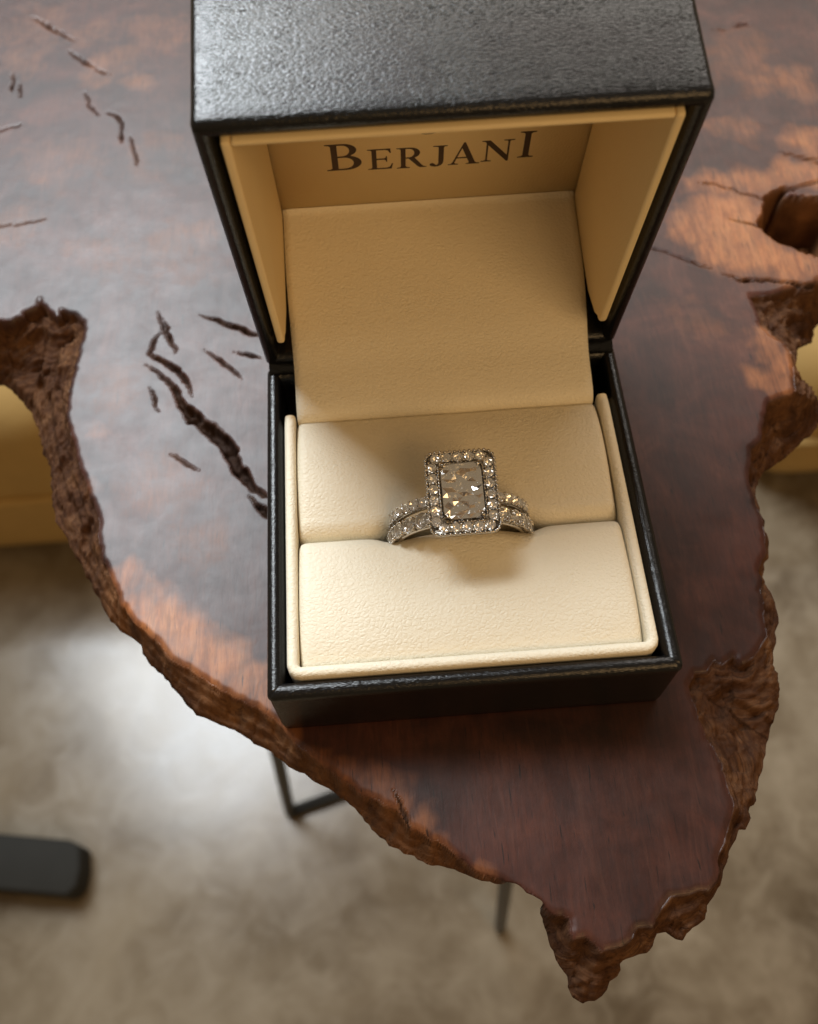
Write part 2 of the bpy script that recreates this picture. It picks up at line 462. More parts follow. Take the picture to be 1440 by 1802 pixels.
for pts, wd in CR:
    Pw = np.array([onz(x, y, 0)[:2] for x, y in pts])
    sc = [np.linalg.norm(onz(x+1, y, 0)[:2]-onz(x, y, 0)[:2]) for x, y in pts]
    far_ = pts[0][1] < 420 and pts[0][0] < 300
    wd = [max(w*k*(.33 if far_ else .46), .2) for w, k in zip(wd, sc)]
    Pw = np.vstack([Pw[0]-(Pw[1]-Pw[0])/np.linalg.norm(Pw[1]-Pw[0])*(1.5+2*wd[0]), Pw, Pw[-1]+(Pw[-1]-Pw[-2])/np.linalg.norm(Pw[-1]-Pw[-2])*(1.5+2*wd[-1])]); wd = [.03]+wd+[.03]
    lo, hi = Pw.min(0)-4, Pw.max(0)+4
    sel = np.where((X > lo[0]) & (X < hi[0]) & (Y > lo[1]) & (Y < hi[1]))[0]
    x_, y_ = X[sel], Y[sel]
    x_ = x_+.3*fbm(X[sel]*.5, Y[sel]*.5, 3, 70); y_ = y_+.3*fbm(X[sel]*.5, Y[sel]*.5, 3, 75)
    best = np.full(len(sel), 0.0)
    for i in range(len(Pw)-1):
        a, b = Pw[i], Pw[i+1]; d = b-a
        tt = np.clip(((x_-a[0])*d[0]+(y_-a[1])*d[1])/(d@d+1e-9), 0, 1)
        w = wd[i]*(1-tt)+wd[i+1]*tt
        dist = np.hypot(x_-a[0]-tt*d[0], y_-a[1]-tt*d[1])
        w = w*(1+.3*vnoise(x_*.6, y_*.6, 0, 77))
        g = sstep(1.2, .45, dist/w)
        dep = g*np.minimum(1.9*w+.2, 2.6)
        best = np.maximum(best, dep)
    rough = 1+.3*fbm(x_*.6, y_*.6, 3, 79)
    Z[sel] -= best*rough*(dt[sel] <= 0)
    pit[sel] = np.maximum(pit[sel], np.clip(best/.5, 0, 1)*(dt[sel] <= 0))

# pale sapwood and reddish figure of the wood, as patches with a shape of their own
def blobs(L):
    r = np.zeros(len(X))
    wx = X+2.2*fbm(X*.16, Y*.16, 3, 81); wy = Y+2.2*fbm(X*.16+9, Y*.16, 3, 83)
    for px, py, pr, k in L:
        c = onz(px, py, 0); e = onz(px+pr, py, 0); rr = np.linalg.norm(c[:2]-e[:2])
        r = np.maximum(r, k*sstep(1.5, .3, np.hypot(wx-c[0], wy-c[1])/rr))
    return r
sap = blobs([(200,1035,40,.8),(230,1065,48,1),(270,1095,52,1),(320,1130,55,1),(375,1165,55,.95),(425,1200,52,.9),(460,1235,40,.8),(500,1280,30,.6),
    (560,1330,36,.5),(620,1375,45,.55),(680,1395,46,.6),(735,1450,42,.65),(790,1490,36,.55),(850,1528,26,.4),
    (1250,325,40,.8),(1290,390,75,1),(1215,402,36,.75),(1330,450,60,1),(1400,470,60,1),(1270,440,42,.9),(1310,318,46,.8),(1370,305,46,.8),(1430,310,46,.9),
    (1460,400,60,1),(1345,600,34,.7),(1372,635,38,.8),(1350,655,36,.7),(1375,670,28,.75),(1400,140,50,.55),(1430,250,50,.7),(1330,150,40,.4),(1300,225,40,.3),(1260,225,30,.35),
    (200,105,46,.4),(245,140,40,.42),(40,105,55,.3),(150,60,40,.28),(170,135,30,.35),(300,430,60,.28),(370,415,40,.3),(20,400,60,.3),
    (100,290,90,.2),(260,280,80,.2),(200,450,90,.22),(330,470,60,.2),(200,680,70,.26),(280,860,80,.26),(360,960,60,.24),(60,40,80,.25),(270,60,70,.25),(1300,100,80,.25),(1230,560,70,.18),(165,850,28,.3),(170,760,26,.3)])
red = blobs([(1290,950,60,.8),(1300,740,46,.6),(1340,700,30,.6),(1230,900,50,.4),(1280,1000,50,.5),(640,1360,80,.6),(900,1480,120,.35),(760,1560,60,.4),(240,900,60,.4),(220,760,60,.4),(330,840,50,.3)])
bark = sstep(.02, .35, dt) + sstep(.05, .6, hd)
bark = np.clip(np.maximum(bark, pit*.9), 0, 1)
# faces
idx = -np.ones(len(X), int)
kidx = np.where(keep)[0]; idx[kidx] = np.arange(len(kidx))
G = np.arange(len(X)).reshape(SH)
q = np.stack([G[:-1,:-1], G[:-1,1:], G[1:,1:], G[1:,:-1]], -1).reshape(-1, 4)
qk = keep[q]
cnt = qk.sum(1)
faces = [tuple(idx[r]) for r in q[cnt == 4]]
for r, k in zip(q[cnt == 3], qk[cnt == 3]):
    faces.append(tuple(idx[r[k]]))
V = np.stack([X[kidx], Y[kidx], Z[kidx]], 1)
# skirt down to the underside along every open border edge
ec = {}
for fc in faces:
    n = len(fc)
    for i in range(n):
        a, b = fc[i], fc[(i+1) % n]
        if a == b: continue
        ke = (a, b) if a < b else (b, a)
        if ke in ec: ec[ke] = None
        else: ec[ke] = (a, b)
border = [e for e in ec.values() if e is not None]
nv = len(V)
bmap = {}; extra = []
nP = len(P_OUT)
seg = np.roll(P_OUT, -1, 0)-P_OUT
area2 = np.sum(P_OUT[:, 0]*np.roll(P_OUT[:, 1], -1)-np.roll(P_OUT[:, 0], -1)*P_OUT[:, 1])
inw = np.stack([-seg[:, 1], seg[:, 0]], 1)*(1 if area2 > 0 else -1)
inw = sum(np.roll(inw, k, 0) for k in range(-8, 9)); inw /= np.linalg.norm(inw, axis=1)[:, None]
oik = oi[kidx]
for a, b in border:
    for i in (a, b):
        if i not in bmap:
            bmap[i] = len(bmap)
            x, y_, z_ = V[i]; d_ = inw[oik[i]]
            nn = float(vnoise(np.array(x*.25), np.array(y_*.25), 0, 91))
            for zz, ins in ((z_-.7, .15), (z_-3.2+.6*nn, 2.0+.5*nn), (-19, max(2.0, (z_+19)*.95))):
                extra.append((x+d_[0]*ins, y_+d_[1]*ins, zz))
for a, b in border:
    A, B = nv+3*bmap[a], nv+3*bmap[b]
    faces.append((b, a, A, B)); faces.append((B, A, A+1, B+1)); faces.append((B+1, A+1, A+2, B+2))
V = np.vstack([V, np.array(extra)])
nb = len(V)
bx, by = np.meshgrid(np.arange(-115, 210, 3.0), np.arange(-45, 315, 3.0))
bd = sdf(P_OUT[::2], bx.ravel(), by.ravel())[0]
V = np.vstack([V, np.stack([bx.ravel(), by.ravel(), np.full(bx.size, -18.6)], 1)])
bg_ = np.arange(bx.size).reshape(bx.shape)
bq = np.stack([bg_[:-1,:-1], bg_[1:,:-1], bg_[1:,1:], bg_[:-1,1:]], -1).reshape(-1, 4)
for r in bq[(bd[bq] < -11).all(1)]: faces.append(tuple(r+nb))
used = np.zeros(len(V), bool)
used[np.concatenate([np.array(fc) for fc in faces[-4000:]]) if False else np.array([i for fc in faces for i in fc])] = True
remap = np.cumsum(used)-1
V = V[used]; faces = [tuple(remap[list(fc)]) for fc in faces]
assert used[:nv].all() or True
top_used = used[:nv]

def wood_mat():
    m, nt, p = new_mat('live_edge_wood')
    def attr(n):
        a = N(nt, 'ShaderNodeAttribute'); a.attribute_name = n; return a.outputs['Fac']
    A_s, A_r, A_b, A_p = attr('sap'), attr('red'), attr('bark'), attr('pit')
    vec = mapping(nt)
    gr = mapping(nt, (1, .16, 1), (0, 0, R(-38)))
    g1 = noise(nt, gr, 240, 8, .68, 1.6); g2 = noise(nt, gr, 1300, 4, .65, .8); por = noise(nt, mapping(nt, (1, .09, 1), (0, 0, R(-34))), 2300, 2, .5, .3); mot = noise(nt, vec, 75, 5, .62, .5); mot2 = noise(nt, vec, 240, 4, .6, .3)
    heart = ramp(nt, mot, [(.32, (.018,.006,.0045)), (.46, (.042,.013,.0085)), (.58, (.070,.022,.0135)), (.74, (.125,.043,.026))])
    heart = mixc(nt, math_n(nt, 'MULTIPLY', g1, .5), heart, (.036,.011,.0065))
    heart = mixc(nt, math_n(nt, 'MULTIPLY', A_r, .7), heart, (.075,.021,.013))
    sapc = ramp(nt, math_n(nt, 'ADD', math_n(nt, 'MULTIPLY', g1, .6), math_n(nt, 'MULTIPLY', mot, .4)), [(.36, (.18,.056,.018)), (.5, (.32,.115,.038)), (.66, (.44,.185,.066))])
    sm = ramp(nt, math_n(nt, 'ADD', A_s, math_n(nt, 'MULTIPLY', math_n(nt, 'SUBTRACT', mot2, .5), .5)), [(.10, (0,0,0)), (1.0, (1,1,1))])
    top = mixc(nt, sm, heart, sapc)
    top = mixc(nt, math_n(nt, 'MULTIPLY', ramp(nt, g2, [(.35, (1,1,1)), (.62, (0,0,0))]), .38), top, (.014,.006,.005))
    top = mixc(nt, math_n(nt, 'MULTIPLY', ramp(nt, g1, [(.52, (0,0,0)), (.72, (1,1,1))]), .22), top, (.13,.050,.031))
    top = mixc(nt, ramp(nt, por, [(.27, (.8,.8,.8)), (.34, (0,0,0))]), top, (.010,.005,.004))
    cb = N(nt, 'ShaderNodeCombineXYZ'); nt.links.new(math_n(nt, 'MULTIPLY', attr('arc'), .4), cb.inputs[0]); nt.links.new(attr('out'), cb.inputs[1])
    bn = noise(nt, vec, 170, 6, .6, .6); bn2 = noise(nt, cb.outputs[0], 1500, 7, .68, .9)
    bk = ramp(nt, bn, [(.28, (.032,.014,.008)), (.45, (.075,.032,.015)), (.60, (.12,.055,.025)), (.76, (.21,.105,.048))])
    bk = mixc(nt, ramp(nt, bn2, [(.36, (.75,.75,.75)), (.55, (0,0,0))]), bk, (.035,.015,.009))
    bk = mixc(nt, math_n(nt, 'MULTIPLY', A_s, .55), bk, mixc(nt, bn2, (.16,.066,.026), (.34,.155,.062)))
    bkp = mixc(nt, A_p, bk, mixc(nt, .8, bk, (.012,.007,.005)))
    col = mixc(nt, A_b, top, bkp)
    nt.links.new(col, p.inputs['Base Color'])
    rt = math_n(nt, 'ADD', math_n(nt, 'MULTIPLY', mot2, .16), .30)
    mr = N(nt, 'ShaderNodeMix', data_type='FLOAT'); nt.links.new(A_b, mr.inputs[0]); nt.links.new(rt, mr.inputs[2]); mr.inputs[3].default_value = .8
    nt.links.new(mr.outputs[0], p.inputs['Roughness'])
    hb_ = mixc(nt, A_b, math_n(nt, 'MULTIPLY', math_n(nt, 'ADD', g2, mot2), .05), math_n(nt, 'ADD', bn, math_n(nt, 'MULTIPLY', bn2, 1.0)))
    nt.links.new(bump(nt, hb_, .00036), p.inputs['Normal'])
    ms = N(nt, 'ShaderNodeMix', data_type='FLOAT'); nt.links.new(A_b, ms.inputs[0]); ms.inputs[2].default_value = .38; ms.inputs[3].default_value = .12
    nt.links.new(ms.outputs[0], p.inputs['Specular IOR Level'])
    return m
table = empty('live_edge_table', (30, 120, FZ), 'dark live-edge wood slab table with rough bark edge on black steel legs', 'table')
slab = obj('slab', V, faces, wood_mat(), table)
for nm, arr in (('sap', sap), ('red', red), ('bark', bark), ('pit', pit), ('arc', arc*.001), ('out', dt*.001)):
    a = slab.data.attributes.new(nm, 'FLOAT', 'POINT')
    full = np.ones(len(slab.data.vertices)) * (1.0 if nm == 'bark' else 0.0)
    full[:int(top_used.sum())] = arr[kidx][top_used]
    a.data.foreach_set('value', full.astype(np.float32))
slab['label'] = 'dark polished slab face with orange sapwood and cracked bark edge'
# steel legs: splayed rods tied by floor bars, seen below the slab edge
def rod(name, path, r, parent):
    v, f = tube(path, r, 10)
    return obj(name, v, f, M_STEEL, parent)
LA = [(-40, 165, -18), (-93, 130, FZ+7)]
rod('leg', [LA[0], LA[1]], 5.0, table)
rod('leg', [(55, 60, -18), (87, 20, FZ+7)], 5.0, table)
rod('leg', [(150, 240, -18), (205, 300, FZ+7)], 5.0, table)
rod('leg', [(-60, 250, -18), (-110, 300, FZ+7)], 5.0, table)
rod('floor_bar', [(-93, 130, FZ+6), (205, 213, FZ+6), (205, 300, FZ+6)], 5.5, table)

# ------------------------------------------------------------------ things on the floor behind the slab
sofa = empty('floor_cushion', (-480, 720, FZ), 'low ochre upholstered floor seat beyond the cracked bark notch', 'seat')
def rounded_box(name, x0, x1, y0, y1, z0, z1, mat, parent, bev, seg=4):
    v, f = box_vf(x0, x1, y0, y1, z0, z1)
    return obj(name, v, f, mat, parent, bevel=bev, seg=seg)
def seat(parent, x0, x1, y0, y1, z1):
    rounded_box('seat_pad', x0, x1, y0, y1, FZ+1, z1, M_SOFA, parent, 60, 6)
    zc = (FZ+z1)/2
    path = [(x0+30, y0-2, zc), (x1-60, y0-2, zc), (x1-20, y0+18, zc), (x1+2, y0+60, zc), (x1+2, y1-30, zc)]
    v, f = tube(path, 5, 8)
    obj('piping', v, f, M_SOFA, parent)
seat(sofa, -900, -235, 405, 1000, -470)
ott = empty('ottoman', (690, 660, FZ), 'low ochre upholstered ottoman showing past the knot hole edge', 'ottoman')
seat(ott, 380, 1000, 425, 1000, -520)
fb = empty('stool_foot', (-330, 110, FZ), 'dark grey thick furniture foot lying along the concrete floor', 'stool')
v, f = prism([(-560,-24),(-282,-24),(-274,-16),(-272,0),(-274,18),(-284,22),(-560,22)], lambda u, w, a: (u, 92 - (u+272)*.16 + w, a), FZ+.5, FZ+34)
obj('foot_bar', v, f, M_FOOT, fb, bevel=3, seg=2)
v, f = tube([(-520, 158, FZ+30), (-530, 160, FZ+420)], 16, 12)
obj('post', v, f, M_FOOT, fb)

# ------------------------------------------------------------------ ring box
BW, BD, HB, TH = 60.0, 58.67, 16.96, R(79.733)
DIR = np.array([0, -math.cos(TH), math.sin(TH)]); NV = np.array([0, math.sin(TH), math.cos(TH)]); HP = np.array([0, BD, HB])
def lid(x, d, n): return HP + np.array([x, 0, 0]) + d*DIR + n*NV
boxo = empty('ring_box', (30, 29.3, 0), 'open black leather ring box with cream lining holding the diamond rings', 'ring box')

def loft(profile, w, d, fn, rad=.9, k=6, close0=True, close1=True, crease=()):
    """rings of a rounded rectangle w x d, each inset and raised along the profile"""
    V, F = [], []
    side = 24
    for j, (ins, h) in enumerate(profile):
        r = max(rad-ins*.55, .12)
        cs = [(w-ins-r, ins+r, -90), (w-ins-r, d-ins-r, 0), (ins+r, d-ins-r, 90), (ins+r, ins+r, 180)]
        ring = []
        for ci, (cx_, cy_, a0) in enumerate(cs):
            for q_ in range(k+1):
                a = R(a0+90*q_/k)
                dz = -.28 if (j in crease and q_ == k//2) else 0
                ring.append((cx_+r*math.cos(a), cy_+r*math.sin(a), h+dz))
            nx_ = cs[(ci+1) % 4]; a1 = R(nx_[2])
            p0 = ring[-1]; p1 = (nx_[0]+r*math.cos(a1), nx_[1]+r*math.sin(a1), h)
            for s_ in range(1, side):
                t_ = s_/side
                ring.append(tuple(p0[i]*(1-t_)+p1[i]*t_ for i in range(2))+(h,))
        V += [fn(*pt) for pt in ring]
    n = 4*(k+side)
    for j in range(len(profile)-1):
        for i in range(n):
            F.append((j*n+i, j*n+(i+1) % n, (j+1)*n+(i+1) % n, (j+1)*n+i))
    if close0: F.append(tuple(range(n))[::-1])
    if close1: F.append(tuple(range((len(profile)-1)*n, len(profile)*n)))
    return V, F
lip = [(0.0, HB-2.2), (-.12, HB-1.3), (.05, HB-.55), (.5, HB-.12), (1.1, HB), (1.7, HB-.12), (2.15, HB-.5), (2.4, HB-1.2), (2.5, HB-3)]
base_prof = [(.7, 0.02), (.12, .5), (.0, 2.5)] + lip + [(2.5, 4)]
v, f = loft(base_prof, BW, BD, lambda x, y, z: (x, y, z), 1.0, 6, crease=(5, 6, 7, 8, 9))
base = obj('base', v, f, M_BLACK, boxo)
LN = 30.5
lid_prof = [(.9, LN), (.25, LN-.25), (0, LN-1.0), (0, 3.0), (-.05, 1.2), (.1, .45), (.5, .1), (1.0, 0), (1.7, .1), (2.1, .5), (2.3, 1.4), (2.35, 3), (2.35, 28.2)]
v, f = loft(lid_prof, BW, BD, lambda x, y, z: lid(x, y, z), 1.0, 6)
lido = obj('lid', v, f, M_BLACK, boxo)
v, f = tube([(.5, BD-.1, HB-.5), (15, BD-.1, HB-.5), (45, BD-.1, HB-.5), (59.5, BD-.1, HB-.5)], 1.75, 16)
obj('hinge', v, f, M_BLACK, boxo)
def lidlin(name, poly, a, b, fn, bev=.45):
    v, f = prism(poly, fn, a, b)
    bm = bmesh.new(); vs = [bm.verts.new(tuple(p)) for p in v]
    for q_ in f: bm.faces.new([vs[i] for i in q_])
    bmesh.ops.recalc_face_normals(bm, faces=bm.faces)
    v = [tuple(p.co) for p in bm.verts]; bm.verts.index_update(); f = [tuple(p.index for p in q_.verts) for q_ in bm.faces]; bm.free()
    return obj(name, v, f, M_LINING, lido, bevel=bev, seg=4)
def arcpts(c, r, a0, a1, n=5): return [(c[0]+r*math.cos(R(a0+(a1-a0)*i/n)), c[1]+r*math.sin(R(a0+(a1-a0)*i/n))) for i in range(n+1)]
side_poly = [(3.4, 27.4), (4.0, 8), (6.2, 2.6)] + arcpts((9.2, 1.2), 1.6, 180, 270) + [(56.2, -.4), (56.2, 27.4)]
lidlin('lid_side_lining', side_poly, 2.95, 4.15, lambda u, w, a: lid(a, u, w))
lidlin('lid_side_lining', side_poly, 55.85, 57.05, lambda u, w, a: lid(a, u, w))
lidlin('lid_top_lining', [(4.18, -.4), (55.82, -.4), (55.82, 27.4), (4.18, 27.4)], 55.5, 56.3, lambda u, w, a: lid(u, a, w), .45)
v, f = box_vf(2.6, 57.4, 3, 56, 27.45, 28.1)
roofp = obj('lid_panel', [lid(*p) for p in v], f, M_LINING, lido)

# lettering on the lid panel, printed as thin raised foil
def ell(cx_, cy_, rx, ry, a0, a1, n=10): return [(cx_+rx*math.cos(R(a0+(a1-a0)*i/n)), cy_+ry*math.sin(R(a0+(a1-a0)*i/n))) for i in range(n+1)]
STEM_TOP = [(0,1),(0,.965),(.10,.95),(.14,.91),(.14,.09),(.10,.05),(0,.035)]
GLY = {
 'I': (.42, [[(0,0),(.42,0),(.42,.035),(.33,.05),(.29,.09),(.29,.91),(.33,.95),(.42,.965),(.42,1),(0,1),(0,.965),(.09,.95),(.13,.91),(.13,.09),(.09,.05),(0,.035)]]),
 'E': (.85, [[(0,0),(.80,0),(.85,.26),(.81,.27),(.77,.15),(.72,.085),(.62,.055),(.30,.055),(.30,.47),(.55,.47),(.60,.44),(.62,.36),(.655,.36),(.655,.63),(.62,.63),(.60,.56),(.55,.53),(.30,.53),(.30,.945),(.60,.945),(.69,.91),(.75,.78),(.79,.78),(.77,1)]+STEM_TOP]),
 'R': (1.0, [[(0,0),(.44,0),(.44,.035),(.34,.05),(.30,.09),(.30,.47),(.40,.47),(.70,.07),(.76,.015),(.83,0),(1.0,0),(1.0,.03),(.92,.05),(.86,.10)]+ell(.44,.735,.34,.265,-62,90)+STEM_TOP,
            [(.30,.53)]+ell(.41,.735,.18,.208,-80,90)+[(.30,.945)]]),
 'B': (.90, [[(0,0)]+ell(.48,.277,.42,.277,-90,68)+ell(.44,.76,.35,.24,-55,90)+STEM_TOP,
            [(.30,.055)]+ell(.46,.27,.24,.215,-90,90)+[(.30,.485)], [(.30,.537)]+ell(.42,.742,.19,.203,-90,90)+[(.30,.945)]]),
 'J': (.54, [[(.10,1),(.10,.965),(.23,.95),(.27,.91),(.27,.25),(.27,.13),(.24,.06),(.19,.05),(.15,.12),(.09,.16),(.02,.14),(0,.07),(.05,0),(.16,-.03),(.26,-.02),(.35,.03),(.41,.12),(.43,.25),(.43,.91),(.46,.95),(.54,.965),(.54,1)]]),
 'A': (1.05, [[(0,0),(.34,0),(.34,.035),(.24,.05),(.22,.10),(.285,.29),(.625,.29),(.70,.09),(.68,.05),(.60,.035),(.60,0),(1.05,0),(1.05,.035),(.95,.05),(.90,.10),(.56,1.02),(.50,1.02),(.15,.11),(.10,.05),(0,.035)],
            [(.305,.345),(.605,.345),(.455,.76)]]),
 'N': (1.05, [[(0,0),(.34,0),(.34,.035),(.24,.05),(.21,.09),(.21,.78),(.84,-.02),(.90,-.02),(.90,.91),(.93,.95),(1.05,.965),(1.05,1),(.70,1),(.70,.965),(.81,.95),(.84,.91),(.84,.27),(.27,1),(0,1),(0,.965),(.09,.95),(.15,.88),(.15,.09),(.11,.05),(0,.035)]]),
}
def glyph(ch, x0, x1, d0, d1):
    wd, loops = GLY[ch]
    cu = bpy.data.curves.new('g', 'CURVE'); cu.dimensions = '2D'; cu.fill_mode = 'BOTH'; cu.extrude = .00002
    for L in loops:
        s_ = cu.splines.new('POLY'); s_.points.add(len(L)-1); s_.use_cyclic_u = True
        for pt, (a, b) in zip(s_.points, L): pt.co = (a, b, 0, 1)
    o = bpy.data.objects.new('g', cu); COL.objects.link(o)
    dg = bpy.context.evaluated_depsgraph_get()
    m = bpy.data.meshes.new_from_object(o.evaluated_get(dg))
    bpy.data.objects.remove(o)
    vs = []
    for q_ in m.vertices:
        n = 27.43 if q_.co.z > 0 else 27.47
        vs.append(lid(x0+(x1-x0)*q_.co.x/wd, d0+(d1-d0)*q_.co.y, n))
    fs = [tuple(p.vertices) for p in m.polygons]
    bpy.data.meshes.remove(m)
    r = obj('letter', vs, fs, M_PRINT, lido, smooth=False)
    r['label'] = 'dark brown serif letter ' + ch
    return r
for ch, x0, x1, d0, d1 in (('B',13.0,18.8,15.1,21.4),('E',19.8,23.95,14.75,19.65),('R',24.55,29.5,14.6,19.55),('J',30.0,32.9,14.65,19.55),('A',33.05,38.3,14.65,19.85),('N',38.5,43.85,14.95,20.0),('I',44.6,47.2,15.4,21.6)):
    glyph(ch, x0, x1, d0, d1)
v, f = prism([(28.6,22.6),(29.3,22.42),(30.2,22.45),(30.9,22.75),(30.2,23.4),(29.2,23.4)], lambda u, w, a: lid(u, w, a), 27.40, 27.47)
obj('emblem', v, f, M_PRINT, lido, smooth=False)

# cream liner rim of the base: front and two sides
def rim_path():
    pts = [(3.75, 48.3), (3.75, 5.2)] + [(5.0-1.25*math.cos(R(a)), 4.7-1.25*math.sin(R(a))) for a in (0, 30, 60, 90)] + [(10, 3.45), (50, 3.45)]
    pts += [(55.0+1.25*math.sin(R(a)), 4.7-1.25*math.cos(R(a))) for a in (0, 30, 60, 90)] + [(56.25, 5.2), (56.25, 48.3)]
    return pts
def rim_mesh():
    pts = rim_path(); prof = [(-.88, 4.2), (-.88, HB-.2), (-.75, HB+.28), (-.4, HB+.55), (0, HB+.62), (.4, HB+.55), (.72, HB+.28), (.85, HB-.2), (.85, 4.2)]
    V, F = [], []
    L = len(pts); fine = []
    for i in range(L-1):
        a, b = np.array(pts[i]), np.array(pts[i+1]); n = max(1, int(np.hypot(*(b-a))/1.5))
        fine += [tuple(a*(1-k/n)+b*k/n) for k in range(n)]
    fine.append(pts[-1]); L = len(fine)
    for i, p_ in enumerate(fine):
        a = np.array(fine[max(i-1, 0)]); b = np.array(fine[min(i+1, L-1)]); t_ = (b-a)/np.hypot(*(b-a))
        nrm = np.array([t_[1], -t_[0]])
        endk = min(i, L-1-i)
        dz = -.5 if endk == 0 else (-.12 if endk == 1 else 0)
        for o_, z_ in prof:
            V.append((p_[0]+nrm[0]*o_, p_[1]+nrm[1]*o_, z_+(dz if z_ > 10 else 0)))
    k = len(prof)
    for i in range(L-1):
        for j in range(k-1):
            F.append((i*k+j, i*k+j+1, (i+1)*k+j+1, (i+1)*k+j))
        F.append((i*k+k-1, i*k, (i+1)*k, (i+1)*k+k-1))
    F.append(tuple(range(k))); F.append(tuple(range((L-1)*k, L*k))[::-1])
    return V, F
v, f = rim_mesh()
obj('liner_rim', v, f, M_CREAM, base)

# the two cushions that meet in the ring slot
def wedge(x): return np.exp(-np.clip(np.abs(x-30)-10.6, 0, None)**2/5.0)
def cushion(name, front):
    nx, ny = 110, 64
    V, F = [], []
    us = np.linspace(0, 1, nx)
    for j in range(ny):
        s_ = j/(ny-1)
        for u in us:
            x = 4.75+u*50.5
            wv = float(wedge(np.array(x)))
            if front:
                ya, yb = 4.42, 25.35-.95*wv
            else:
                yb, ya = 25.5+1.1*wv, 47.0
            # s_=0 outer edge, s_=1 slot; arc over the edge down into the slot
            top = HB+.15
            if s_ < .70:
                q_ = s_/.70; y = ya+(yb-ya)*q_*.86
                z = top + (1.05 if front else .9)*math.sin(math.pi*(.12+.72*q_)) - .95*(1-q_)**6 - .35
                if not front: z -= .7*q_**2
            else:
                q_ = (s_-.70)/.30; a = q_*math.pi/2
                zs = top+(1.05 if front else .9)*math.sin(math.pi*.84)-.35-(0 if front else .7)
                y = ya+(yb-ya)*(.86+.14*math.sin(a)); z = zs-3.2*(1-math.cos(a))-.2*q_
                if q_ == 1: z -= 4
            ex = min(x-4.75, 55.25-x)
            e_ = max(0.0, 1-ex/1.5)
            z -= 1.5*(1-math.sqrt(max(0, 1-e_*e_)))
            z += .10*float(vnoise(np.array(x*.12), np.array(y*.12), 0, 5))
            z += (2.0 if front else .6)*math.exp(-((x-30)/8.0)**4)*float(sstep(9, 0, abs(y-yb)))
            V.append((x, y, z))
    for j in range(ny-1):
        for i in range(nx-1):
            q_ = (j*nx+i, j*nx+i+1, (j+1)*nx+i+1, (j+1)*nx+i)
            F.append(q_ if front else q_[::-1])
    # close the sides and the underside
    n0 = len(V)
    rim = [i for i in range(nx)] + [j*nx+nx-1 for j in range(1, ny)] + [(ny-1)*nx+i for i in range(nx-2, -1, -1)] + [j*nx for j in range(ny-2, 0, -1)]
    for i in rim: V.append((V[i][0], V[i][1], 4.3))
    m = len(rim)
    for i in range(m):
        q_ = (rim[i], n0+i, n0+(i+1) % m, rim[(i+1) % m])
        F.append(q_ if front else q_[::-1])
    F.append(tuple(range(n0, n0+m))[::-1] if front else tuple(range(n0, n0+m)))
    return obj(name, V, F, M_CREAM, boxo)
cushion('cushion', True)
cushion('cushion', False)

# leather flap that covers the hinge and runs up into the lid
def flap():
    path = [(46.85, 12.0), (47.15, 15.2), (47.6, 16.9), (49.0, 18.0), (52.0, 18.95), (56.0, 19.9)]
    for n, d in ((3, 4.05), (8, 4.3), (14, 4.55), (20, 4.8), (24, 5.0), (26.3, 5.25), (27.35, 5.9)):
        w = lid(0, d, n); path.append((w[1], w[2]))
    # smooth (Catmull-Rom)
    P = np.array(path); fine = []
    for i in range(len(P)-1):
        p0, p1, p2, p3 = P[max(i-1, 0)], P[i], P[i+1], P[min(i+2, len(P)-1)]
        for k in range(6):
            t_ = k/6
            fine.append(.5*((2*p1)+(-p0+p2)*t_+(2*p0-5*p1+4*p2-p3)*t_**2+(-p0+3*p1-3*p2+p3)*t_**3))
    fine.append(P[-1]); fine = np.array(fine)
    L = len(fine); nx = 40
    tang = np.gradient(fine, axis=0); tang /= np.linalg.norm(tang, axis=1)[:, None]
    nrm = np.stack([-tang[:, 1], tang[:, 0]], 1)
    V, F = [], []
    for side in (0, 1):
        for i in range(L):
            q_ = i/(L-1)
            x0 = 5.05-.75*float(sstep(.35, .75, q_))+.0; x1 = 54.65+1.05*float(sstep(.35, .7, q_))
            for k in range(nx):
                u = k/(nx-1)
                yz = fine[i] - nrm[i]*.7*side
                sag = .35*math.sin(math.pi*q_)*math.sin(math.pi*u)
                V.append((x0+(x1-x0)*u, yz[0], yz[1]+sag-.12*(1 if k in (0, nx-1) and side == 0 else 0)))
    T = L*nx
    for i in range(L-1):
        for k in range(nx-1):
            a = i*nx+k
            F.append((a, a+1, a+nx+1, a+nx)); F.append((T+a+nx, T+a+nx+1, T+a+1, T+a))
        a = i*nx; F.append((a, a+nx, T+a+nx, T+a))
        a = i*nx+nx-1; F.append((a+nx, a, T+a, T+a+nx))
    for k in range(nx-1):
        F.append((k+1, k, T+k, T+k+1)); a = (L-1)*nx+k; F.append((a, a+1, T+a+1, T+a))
    return obj('hinge_flap', V, F, M_CREAM, boxo)
flap()

